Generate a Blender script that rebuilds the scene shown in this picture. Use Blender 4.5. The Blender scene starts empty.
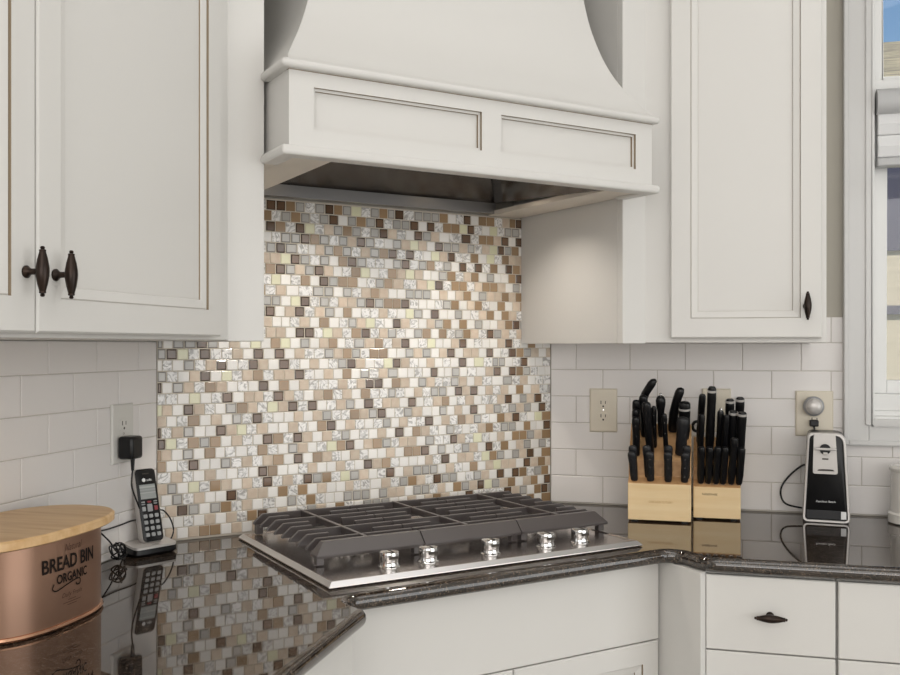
import bpy, bmesh, math, random
from math import sin, cos, pi, radians, sqrt, hypot
from mathutils import Matrix, Vector
from mathutils.geometry import tessellate_polygon
random.seed(7)
SC = bpy.context.scene
COL = SC.collection
q = sqrt(.5)
# ------------------------------------------------------------------ layout
XL, YR = -1.209, 2.735            # tiled faces of the left and the right wall
C0 = (-.8135, 2.3395)             # middle of the diagonal wall
ZC = .914                         # counter top
def W(u, v, z=0.0): return Vector((C0[0] + q*(u+v), C0[1] + q*(u-v), z))
def TR(x, y, z, rz=0.0): return Matrix.Translation((x, y, z)) @ Matrix.Rotation(rz, 4, 'Z')
ID = Matrix.Identity(4)
DIAG = TR(C0[0], C0[1], 0, pi/4)  # local x = u, local -y = v
# ------------------------------------------------------------------ materials
def lin(h):
    out = []
    for i in (0, 2, 4):
        c = int(h[i:i+2], 16)/255
        out.append(c/12.92 if c <= .04045 else ((c+.055)/1.055)**2.4)
    return tuple(out) + (1.0,)
def mat(name, col, rough=.5, metal=0.0, spec=.5, coat=0.0, ior=1.5, noise=None, bump=None, emit=None, trans=0.0, island=0.0):
    m = bpy.data.materials.new(name); m.use_nodes = True
    nt = m.node_tree; b = nt.nodes['Principled BSDF']
    c = lin(col) if isinstance(col, str) else col
    b.inputs['Base Color'].default_value = c
    b.inputs['Roughness'].default_value = rough
    b.inputs['Metallic'].default_value = metal
    b.inputs['Specular IOR Level'].default_value = spec
    b.inputs['IOR'].default_value = ior
    b.inputs['Coat Weight'].default_value = coat
    b.inputs['Coat Roughness'].default_value = .06
    b.inputs['Transmission Weight'].default_value = trans
    last = None
    if noise:                                   # (scale xyz, second colour, contrast lo, hi)
        tc = nt.nodes.new('ShaderNodeTexCoord'); mp = nt.nodes.new('ShaderNodeMapping')
        mp.inputs['Scale'].default_value = noise[0]
        n = nt.nodes.new('ShaderNodeTexNoise'); n.inputs['Scale'].default_value = 1.0; n.inputs['Detail'].default_value = 6
        r = nt.nodes.new('ShaderNodeValToRGB')
        r.color_ramp.elements[0].position = noise[2]; r.color_ramp.elements[1].position = noise[3]
        r.color_ramp.elements[0].color = c; r.color_ramp.elements[1].color = lin(noise[1])
        nt.links.new(tc.outputs['Object'], mp.inputs['Vector']); nt.links.new(mp.outputs[0], n.inputs['Vector'])
        nt.links.new(n.outputs['Fac'], r.inputs['Fac']); last = r.outputs['Color']
        nt.links.new(last, b.inputs['Base Color'])
    if island:
        g = nt.nodes.new('ShaderNodeNewGeometry'); hs = nt.nodes.new('ShaderNodeHueSaturation')
        mr = nt.nodes.new('ShaderNodeMapRange'); mr.inputs['To Min'].default_value = 1-island; mr.inputs['To Max'].default_value = 1+island
        nt.links.new(g.outputs['Random Per Island'], mr.inputs['Value']); nt.links.new(mr.outputs[0], hs.inputs['Value'])
        if last: nt.links.new(last, hs.inputs['Color'])
        else: hs.inputs['Color'].default_value = c
        nt.links.new(hs.outputs[0], b.inputs['Base Color'])
    if bump:                                    # (scale xyz, strength, distance)
        tc = nt.nodes.new('ShaderNodeTexCoord'); mp = nt.nodes.new('ShaderNodeMapping'); mp.inputs['Scale'].default_value = bump[0]
        n = nt.nodes.new('ShaderNodeTexNoise'); n.inputs['Scale'].default_value = 1.0; n.inputs['Detail'].default_value = 4
        bp = nt.nodes.new('ShaderNodeBump'); bp.inputs['Strength'].default_value = bump[1]; bp.inputs['Distance'].default_value = bump[2]
        nt.links.new(tc.outputs['Object'], mp.inputs['Vector']); nt.links.new(mp.outputs[0], n.inputs['Vector'])
        nt.links.new(n.outputs['Fac'], bp.inputs['Height']); nt.links.new(bp.outputs[0], b.inputs['Normal'])
    if emit:
        b.inputs['Emission Color'].default_value = lin(emit[0]); b.inputs['Emission Strength'].default_value = emit[1]
    return m
M = {}
M['paint'] = mat('cabinet_paint', 'D5D3CF', .42, bump=((30, 30, 30), .03, .002))
M['glaze'] = mat('brown_glaze', '8A7A64', .5)
M['hoodpaint'] = mat('hood_paint', 'D2D0CC', .42, bump=((30, 30, 30), .03, .002))
M['underside'] = mat('cabinet_underside', 'DDD5CA', .5)
M['wall'] = mat('wall_paint', 'B3AEA3', .75, bump=((90, 90, 90), .08, .002))
M['ceil'] = mat('ceiling_paint', 'EEEDE9', .85)
M['floor'] = mat('floor_wood', 'ADA8A1', .4, noise=((3, 40, 3), '9C958B', .3, .7))
M['subway'] = mat('subway_glaze', 'E6E2DF', .36, spec=.4, island=.025, bump=((14, 14, 14), .05, .004))
M['grout'] = mat('grout', 'C4BEB5', .9)
M['mgrout'] = mat('mosaic_grout', 'CDC4B6', .9)
M['trim'] = mat('white_trim', 'C9C8C6', .35, coat=.2)
M['sash'] = mat('window_vinyl', 'E2E2E0', .35)
M['steel'] = mat('brushed_steel', 'CBC4C0', .22, metal=1, bump=((4, 300, 4), .02, .001))
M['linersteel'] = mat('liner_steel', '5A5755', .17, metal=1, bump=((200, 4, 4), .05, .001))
M['linerflange'] = mat('liner_flange', '9E9C9B', .3, metal=.7)
M['lampglass'] = mat('lamp_lens', 'F4E6CC', .4, emit=('FFDFB0', 3.0))
M['steellip'] = mat('steel_rim_lit', 'DCDADA', .3, metal=1)  # brighter copy of the tray steel; the rim's highlight is put into its colour
M['filter'] = mat('dark_filter', '2A2626', .45, metal=.6)
M['chrome'] = mat('chrome', 'DADADA', .08, metal=1)
M['iron'] = mat('cast_iron', '4A4443', .33, spec=.7)
M['black'] = mat('black_plastic', '0E0E10', .3, spec=.35)
M['blacksoft'] = mat('black_rubber', '17171A', .5)
M['bronze'] = mat('oil_rubbed_bronze', '2C2420', .3, metal=.75, noise=((60, 60, 20), '3A2C24', .4, .7))
M['plate'] = mat('outlet_almond', 'D9D0BE', .35)
M['platewhite'] = mat('outlet_white', 'D6D4CE', .35)
M['slot'] = mat('slot_dark', '3A342E', .6)
M['block'] = mat('rubberwood', 'E9D0A4', .4, noise=((3, 3, 40), 'DDBD8A', .35, .75))
M['blockdark'] = mat('rubberwood_end_grain', 'CFA474', .5, noise=((60, 6, 60), 'B98A5C', .35, .7))
M['lidwood'] = mat('pine_lid', 'E0BC8C', .42, noise=((60, 5, 30), 'CB9F6A', .4, .75))
M['copper'] = mat('copper', 'AF8B76', .32, metal=.8, bump=((3, 3, 300), .04, .001))
M['copperrim'] = mat('copper_rim', 'CFA083', .22, metal=.9)
M['print'] = mat('dark_print', '1C120D', .7, spec=.2)
M['printsoft'] = mat('faint_print', '5A3C2E', .7)
M['silver'] = mat('silver_plastic', 'C9C5C1', .32, metal=.3)
M['greyplastic'] = mat('grey_plastic', '9A9A9C', .35, metal=.3)
M['key'] = mat('phone_key', '9FA1A2', .4)
M['keyred'] = mat('phone_key_red', '8E3A40', .4)
M['lcd'] = mat('phone_display', '8D9190', .25, noise=((1, 1, 220), 'A9ADAB', .45, .6))
M['blade'] = mat('blade_steel', 'C8C8C8', .18, metal=1)
M['ceramic'] = mat('white_ceramic', 'E4E0D9', .2, coat=.4)
M['whiteprint'] = mat('white_print', 'E2E2E2', .5)
M['siding'] = mat('house_siding', 'C0B196', .8, noise=((2, 2, 30), 'AD9F84', .35, .7))
M['shingle'] = mat('roof_shingle', 'C2B28E', .9, noise=((2.5, 26, 26), '857A68', .42, .58))
M['darkpurple'] = mat('dark_glass_far', '4A4652', .3)
M['darktrim'] = mat('dark_trim_far', '4C4850', .7)
M['shade'] = mat('shade_fabric', 'DDDDDD', .8)
M['shadetube'] = mat('shade_headrail', 'B7B7B7', .4)
M['lawn'] = mat('lawn', '6F7A4A', .95)
g = bpy.data.materials.new('window_glass'); g.use_nodes = True
nt = g.node_tree; nt.nodes.clear()
o_ = nt.nodes.new('ShaderNodeOutputMaterial'); t_ = nt.nodes.new('ShaderNodeBsdfTransparent'); gl = nt.nodes.new('ShaderNodeBsdfGlossy')
gl.inputs['Roughness'].default_value = .02; mx = nt.nodes.new('ShaderNodeMixShader'); fr = nt.nodes.new('ShaderNodeFresnel'); fr.inputs['IOR'].default_value = 1.45
nt.links.new(fr.outputs[0], mx.inputs[0]); nt.links.new(t_.outputs[0], mx.inputs[1]); nt.links.new(gl.outputs[0], mx.inputs[2]); nt.links.new(mx.outputs[0], o_.inputs[0])
M['glass'] = g
# granite: dark, finely speckled, polished
def granite():
    m = mat('black_granite', '1D1916', .03, ior=1.85, spec=.5)
    nt = m.node_tree; b = nt.nodes['Principled BSDF']; tc = nt.nodes.new('ShaderNodeTexCoord')
    v = nt.nodes.new('ShaderNodeTexVoronoi'); v.inputs['Scale'].default_value = 420
    n = nt.nodes.new('ShaderNodeTexNoise'); n.inputs['Scale'].default_value = 55; n.inputs['Detail'].default_value = 5
    r1 = nt.nodes.new('ShaderNodeValToRGB'); e = r1.color_ramp.elements
    e[0].position = .36; e[0].color = lin('1B1613'); e[1].position = .74; e[1].color = lin('40352D')
    r2 = nt.nodes.new('ShaderNodeValToRGB'); e = r2.color_ramp.elements
    e[0].position = .84; e[0].color = (0, 0, 0, 1); e[1].position = .93; e[1].color = (1, 1, 1, 1)
    mixn = nt.nodes.new('ShaderNodeMixRGB'); mixn.inputs[2].default_value = lin('64574B')
    L = nt.links
    L.new(tc.outputs['Object'], v.inputs['Vector']); L.new(tc.outputs['Object'], n.inputs['Vector'])
    L.new(n.outputs['Fac'], r1.inputs['Fac'])
    sp = nt.nodes.new('ShaderNodeSeparateColor'); L.new(v.outputs['Color'], sp.inputs[0]); L.new(sp.outputs[0], r2.inputs['Fac'])
    L.new(r1.outputs[0], mixn.inputs[1]); L.new(r2.outputs[0], mixn.inputs[0]); L.new(mixn.outputs[0], b.inputs['Base Color'])
    return m
M['granite'] = granite()
# mosaic glass and stone
def swirl(name, a, b_, scale):
    m = mat(name, a, .12, coat=.4, island=.06)
    nt = m.node_tree; b = nt.nodes['Principled BSDF']; hs = [n for n in nt.nodes if n.type == 'HUE_SAT'][0]
    tc = nt.nodes.new('ShaderNodeTexCoord'); w = nt.nodes.new('ShaderNodeTexNoise'); w.inputs['Scale'].default_value = scale; w.inputs['Detail'].default_value = 3
    w.inputs['Distortion'].default_value = 3.5
    r = nt.nodes.new('ShaderNodeValToRGB'); e = r.color_ramp.elements
    e[0].position = .38; e[0].color = lin(b_); e[1].position = .55; e[1].color = lin(a)
    nt.links.new(tc.outputs['Object'], w.inputs['Vector']); nt.links.new(w.outputs['Fac'], r.inputs['Fac']); nt.links.new(r.outputs[0], hs.inputs['Color'])
    bp = nt.nodes.new('ShaderNodeBump'); bp.inputs['Strength'].default_value = .35; bp.inputs['Distance'].default_value = .002
    nt.links.new(w.outputs['Fac'], bp.inputs['Height']); nt.links.new(bp.outputs[0], b.inputs['Normal'])
    return m
M['t_white'] = mat('tile_cream', 'EEEBE6', .25, coat=.15, island=.07)
M['t_pearl'] = swirl('tile_pearl_swirl', 'EFEDEA', 'B0ADA9', 38)
M['t_tan'] = mat('tile_tan_stone', 'CBB8A4', .4, island=.10, noise=((60, 60, 60), 'D6C8B6', .35, .7))
M['t_mid'] = mat('tile_amber_glass', '9C8264', .16, coat=.3, island=.16)
M['t_dark'] = mat('tile_brown_glass', '6F5744', .14, coat=.4, island=.25)
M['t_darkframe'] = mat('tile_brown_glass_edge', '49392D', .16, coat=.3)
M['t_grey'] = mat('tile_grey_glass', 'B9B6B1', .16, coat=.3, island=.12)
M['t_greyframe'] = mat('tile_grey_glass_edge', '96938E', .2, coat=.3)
M['t_yellow'] = mat('tile_pale_yellow', 'E0DEBE', .2, coat=.3, island=.06)
# ------------------------------------------------------------------ builders
def thing(name, label, cat, mw=ID, group=None):
    o = bpy.data.objects.new(name, None); COL.objects.link(o); o.empty_display_size = .05
    o.matrix_world = mw; o['mw'] = [v for r in mw for v in r]
    o['label'] = label; o['category'] = cat
    if group: o['group'] = group
    return o
def world_of(o):
    if o is None: return ID
    v = list(o['mw']); return Matrix([v[i*4:i*4+4] for i in range(4)])
class MB:
    def __init__(s, fr=ID): s.fr = fr; s.v = []; s.f = []; s.mi = []; s.sm = []; s.slots = []
    def slot(s, m):
        m = M[m] if isinstance(m, str) else m
        if m not in s.slots: s.slots.append(m)
        return s.slots.index(m)
    def add(s, vs, fs, m, smooth=False, xf=None):
        b = len(s.v); k = s.slot(m); fr = s.fr if xf is None else s.fr @ xf
        s.v += [fr @ Vector(p) for p in vs]
        for f in fs: s.f.append([b+i for i in f]); s.mi.append(k); s.sm.append(smooth)
    def box(s, x0, x1, y0, y1, z0, z1, m, xf=None):
        s.add([(x0,y0,z0),(x1,y0,z0),(x1,y1,z0),(x0,y1,z0),(x0,y0,z1),(x1,y0,z1),(x1,y1,z1),(x0,y1,z1)],
              [(0,3,2,1),(4,5,6,7),(0,1,5,4),(1,2,6,5),(2,3,7,6),(3,0,4,7)], m, xf=xf)
    def prism(s, poly, a0, a1, m, axis='z', smooth=False, xf=None):
        # poly in the plane across the axis; axis z: (x,y), y: (x,z), x: (y,z)
        def P(p, a): return {'z': (p[0],p[1],a), 'y': (p[0],a,p[1]), 'x': (a,p[0],p[1])}[axis]
        n = len(poly); vs = [P(p,a0) for p in poly] + [P(p,a1) for p in poly]
        s.add(vs, [(i,(i+1)%n,n+(i+1)%n,n+i) for i in range(n)], m, smooth, xf)
        tri = tessellate_polygon([[Vector((p[0],p[1],0)) for p in poly]])
        s.add(vs[:n], [tuple(t) for t in tri], m, False, xf); s.add(vs[n:], [tuple(t) for t in tri], m, False, xf)
    def rings(s, rings, m, cap0=True, cap1=True, smooth=True, closed=True, xf=None):
        n = len(rings[0]); vs = [p for r in rings for p in r]; fs = []
        for j in range(len(rings)-1):
            for i in range(n if closed else n-1):
                k = (i+1) % n; fs.append((j*n+i, j*n+k, (j+1)*n+k, (j+1)*n+i))
        if cap0: fs.append(tuple(range(n-1,-1,-1)))
        if cap1: fs.append(tuple((len(rings)-1)*n+i for i in range(n)))
        s.add(vs, fs, m, smooth, xf)
    def lathe(s, prof, m, seg=24, xf=None):      # profile (r, z) round local z
        s.rings([[(max(r,1e-5)*cos(2*pi*i/seg), max(r,1e-5)*sin(2*pi*i/seg), z) for i in range(seg)] for r, z in prof], m, xf=xf)
    def tube(s, pts, r, m, seg=8, smooth_path=True, sub=6):
        P = [Vector(p) for p in pts]
        if smooth_path and len(P) > 2: P = catmull(P, sub)
        R = []
        up = Vector((0,0,1))
        for i, p in enumerate(P):
            t = (P[min(i+1,len(P)-1)] - P[max(i-1,0)]).normalized()
            a = t.cross(up)
            if a.length < .05: a = t.cross(Vector((1,0,0)))
            a.normalize(); b = a.cross(t)
            R.append([tuple(p + a*r*cos(2*pi*k/seg) + b*r*sin(2*pi*k/seg)) for k in range(seg)])
        s.rings(R, m)
    def rect_rings(s, x0, x1, z0, z1, steps, m, back=None):
        # nested rectangles facing -y: steps of (inset, y, material of the band that leads to it)
        R = [[(x0+i,y,z0+i),(x1-i,y,z0+i),(x1-i,y,z1-i),(x0+i,y,z1-i)] for i, y, _ in steps]
        if back is not None:
            s.add([(x0,back,z0),(x1,back,z0),(x1,back,z1),(x0,back,z1)] + R[0], [(0,3,2,1)]+[(i,(i+1)%4,4+(i+1)%4,4+i) for i in range(4)], m)
        for a, b, st in zip(R, R[1:], steps[1:]):
            s.add(a+b, [(i,(i+1)%4,4+(i+1)%4,4+i) for i in range(4)], st[2] or m)
        s.add(R[-1], [(0,1,2,3)], m)
    def build(s, name, parent=None, bevel=0, bseg=2, sharp=35, weld=True, kind=None):
        me = bpy.data.meshes.new(name)
        inv = world_of(parent).inverted() if parent else ID
        me.from_pydata([tuple(inv @ p) for p in s.v], [], s.f)
        for m in s.slots: me.materials.append(m)
        for p, k, sm in zip(me.polygons, s.mi, s.sm): p.material_index = k; p.use_smooth = sm
        bm = bmesh.new(); bm.from_mesh(me)
        if weld: bmesh.ops.remove_doubles(bm, verts=bm.verts, dist=2e-5)
        bmesh.ops.recalc_face_normals(bm, faces=bm.faces); bm.to_mesh(me); bm.free()
        flat = [not p.use_smooth for p in me.polygons]
        me.set_sharp_from_angle(angle=radians(sharp))
        if bevel < .004:
            for p, f_ in zip(me.polygons, flat):
                if f_: p.use_smooth = False
        me.update()
        o = bpy.data.objects.new(name, me); COL.objects.link(o)
        if parent: o.parent = parent; o['mw'] = list(parent['mw'])
        else: o['mw'] = [v for r in ID for v in r]
        if bevel:
            md = o.modifiers.new('edge', 'BEVEL'); md.width = bevel; md.segments = bseg; md.limit_method = 'ANGLE'; md.angle_limit = radians(40)
            md.harden_normals = False
        if kind: o['kind'] = kind
        return o
def catmull(P, sub):
    out = []
    for i in range(len(P)-1):
        p0, p1, p2, p3 = P[max(i-1,0)], P[i], P[i+1], P[min(i+2,len(P)-1)]
        for k in range(sub):
            t = k/sub
            out.append(.5*((2*p1) + (p2-p0)*t + (2*p0-5*p1+4*p2-p3)*t*t + (3*p1-p0-3*p2+p3)*t**3))
    out.append(P[-1]); return out
def text_mb(mb, txt, size, m, place, shear=0.0, depth=.0006, spacing=1.0, width=None, bold=0):
    # lettering as a filled mesh; place(x, z, lift) puts a letter point on its surface
    cu = bpy.data.curves.new('lettering', 'FONT'); cu.body = txt; cu.size = size; cu.align_x = 'CENTER'; cu.align_y = 'CENTER'
    cu.shear = shear; cu.space_character = spacing; cu.resolution_u = 3; cu.offset = bold
    ob = bpy.data.objects.new('lettering', cu); COL.objects.link(ob)
    dg = bpy.context.evaluated_depsgraph_get(); dg.update()
    me = bpy.data.meshes.new_from_object(ob.evaluated_get(dg))
    xs = [v.co.x for v in me.vertices]; k = 1.0
    if width and xs: k = width/(max(xs)-min(xs))
    mb.add([tuple(place(v.co.x*k, v.co.y, depth)) for v in me.vertices], [tuple(p.vertices) for p in me.polygons], m)
    bpy.data.objects.remove(ob); bpy.data.meshes.remove(me); bpy.data.curves.remove(cu)
def struct(o, label=None):
    o['kind'] = 'structure'
    if label: o['label'] = label
    return o
# ------------------------------------------------------------------ room shell
b = MB(); b.box(-1.4, 3.1, -3.0, 3.1, -.08, 0, 'floor'); struct(b.build('floor'), 'wood floor of the kitchen')
b = MB(); b.box(-1.4, 3.1, -3.0, 3.1, 2.74, 2.82, 'ceil'); struct(b.build('ceiling'), 'white ceiling')
b = MB(); b.box(-1.317, XL-.008, -2.9, 1.95, 0, 2.74, 'wall'); wl = struct(b.build('wall_left'), 'wall behind the left cabinets')
b = MB(DIAG); b.prism([(-.5595,.008),(.5595,.008),(.66,.108),(-.66,.108)], 0, 2.74, 'wall'); wb = struct(b.build('wall_back'), 'diagonal corner wall behind the cooktop')
WX0, WX1, WZ0, WZ1 = .445, 1.55, 1.172, 2.52
b = MB(); y0, y1 = YR+.008, YR+.12
b.box(-.43, WX0, y0, y1, 0, 2.74, 'wall'); b.box(WX1, 3.0, y0, y1, 0, 2.74, 'wall')
b.box(WX0, WX1, y0, y1, 0, WZ0, 'wall'); b.box(WX0, WX1, y0, y1, WZ1, 2.74, 'wall'); wr = struct(b.build('wall_right'), 'wall with the window')
b = MB(); b.box(-1.317, 3.1, -3.0, -2.9, 0, 2.74, 'wall'); struct(b.build('wall_rear'), 'wall behind the camera')
b = MB(); b.box(3.0, 3.1, -2.9, 2.9, 0, 2.74, 'wall'); struct(b.build('wall_side'), 'side wall outside the view')
def chamfer_tile(b, x0, x1, z0, z1, y, d, c, m, mside=None):
    o = [(x0,y+d,z0),(x1,y+d,z0),(x1,y+d,z1),(x0,y+d,z1)]
    k = [(x0,y+c*.6,z0),(x1,y+c*.6,z0),(x1,y+c*.6,z1),(x0,y+c*.6,z1)]
    i = [(x0+c,y,z0+c),(x1-c,y,z0+c),(x1-c,y,z1-c),(x0+c,y,z1-c)]
    lid = [(n_,(n_+1)%4,4+(n_+1)%4,4+n_) for n_ in range(4)]
    base = len(b.v); k1 = b.slot(m); k2 = b.slot(mside or m)
    b.v += [b.fr @ Vector(p) for p in o+k+i]
    for f in lid: b.f.append([base+j for j in f]); b.mi.append(k2); b.sm.append(False)
    for f in lid: b.f.append([base+4+j for j in f]); b.mi.append(k2); b.sm.append(False)
    b.f.append([base+8+j for j in range(4)]); b.mi.append(k1); b.sm.append(False)
def subway(frame, x0, x1, zline, joint, zmax, skip=None):
    b = MB(frame); p, w, g_ = .0764, .1525, .0016
    k = int((ZC - zline)/p) - 1
    while zline + k*p < zmax - .004:
        za, zb = max(zline + k*p, ZC+.001), min(zline + (k+1)*p, zmax)
        if zb - za > .004:
            j0 = joint + (w/2 if k % 2 else 0); n = math.floor((x0 - j0)/w); xa = j0 + n*w
            while xa < x1:
                a, c = max(xa, x0), min(xa + w, x1)
                pieces = [(a, c, za, zb)]
                if skip and za < skip[2] + .3:
                    sx, sz = skip[0], skip[1]
                    if c > sx and zb > sz:
                        pieces = []
                        if a < sx: pieces.append((a, sx, za, zb))
                        if za < sz: pieces.append((max(a, sx), c, za, sz))
                for (pa, pc, pz, pzz) in pieces:
                    if pc-pa > .004 and pzz-pz > .004: chamfer_tile(b, pa+g_/2, pc-g_/2, pz+g_/2, pzz-g_/2, 0, .007, .0016, 'subway')
                xa += w
        k += 1
    b.box(x0, skip[0] if skip else x1, .0018, .0078, ZC+.001, zmax-.001, 'grout')
    if skip: b.box(skip[0], x1, .0018, .0078, ZC+.001, skip[1]-.001, 'grout')
    return b
LEFT = TR(XL, 0, 0, pi/2)                        # local x = +Y, local -y = +X
o = subway(LEFT, -.2, 1.9437, 1.3140, 1.7195, 1.379).build('subway_tile', wl, weld=False); struct(o)
RIGHT = TR(0, YR, 0, 0)
o = subway(RIGHT, -.4178, 2.2, 1.3000, -.1925, 1.446, skip=(.372, 1.104, 1.5)).build('subway_tile', wr, weld=False); struct(o)
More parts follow.
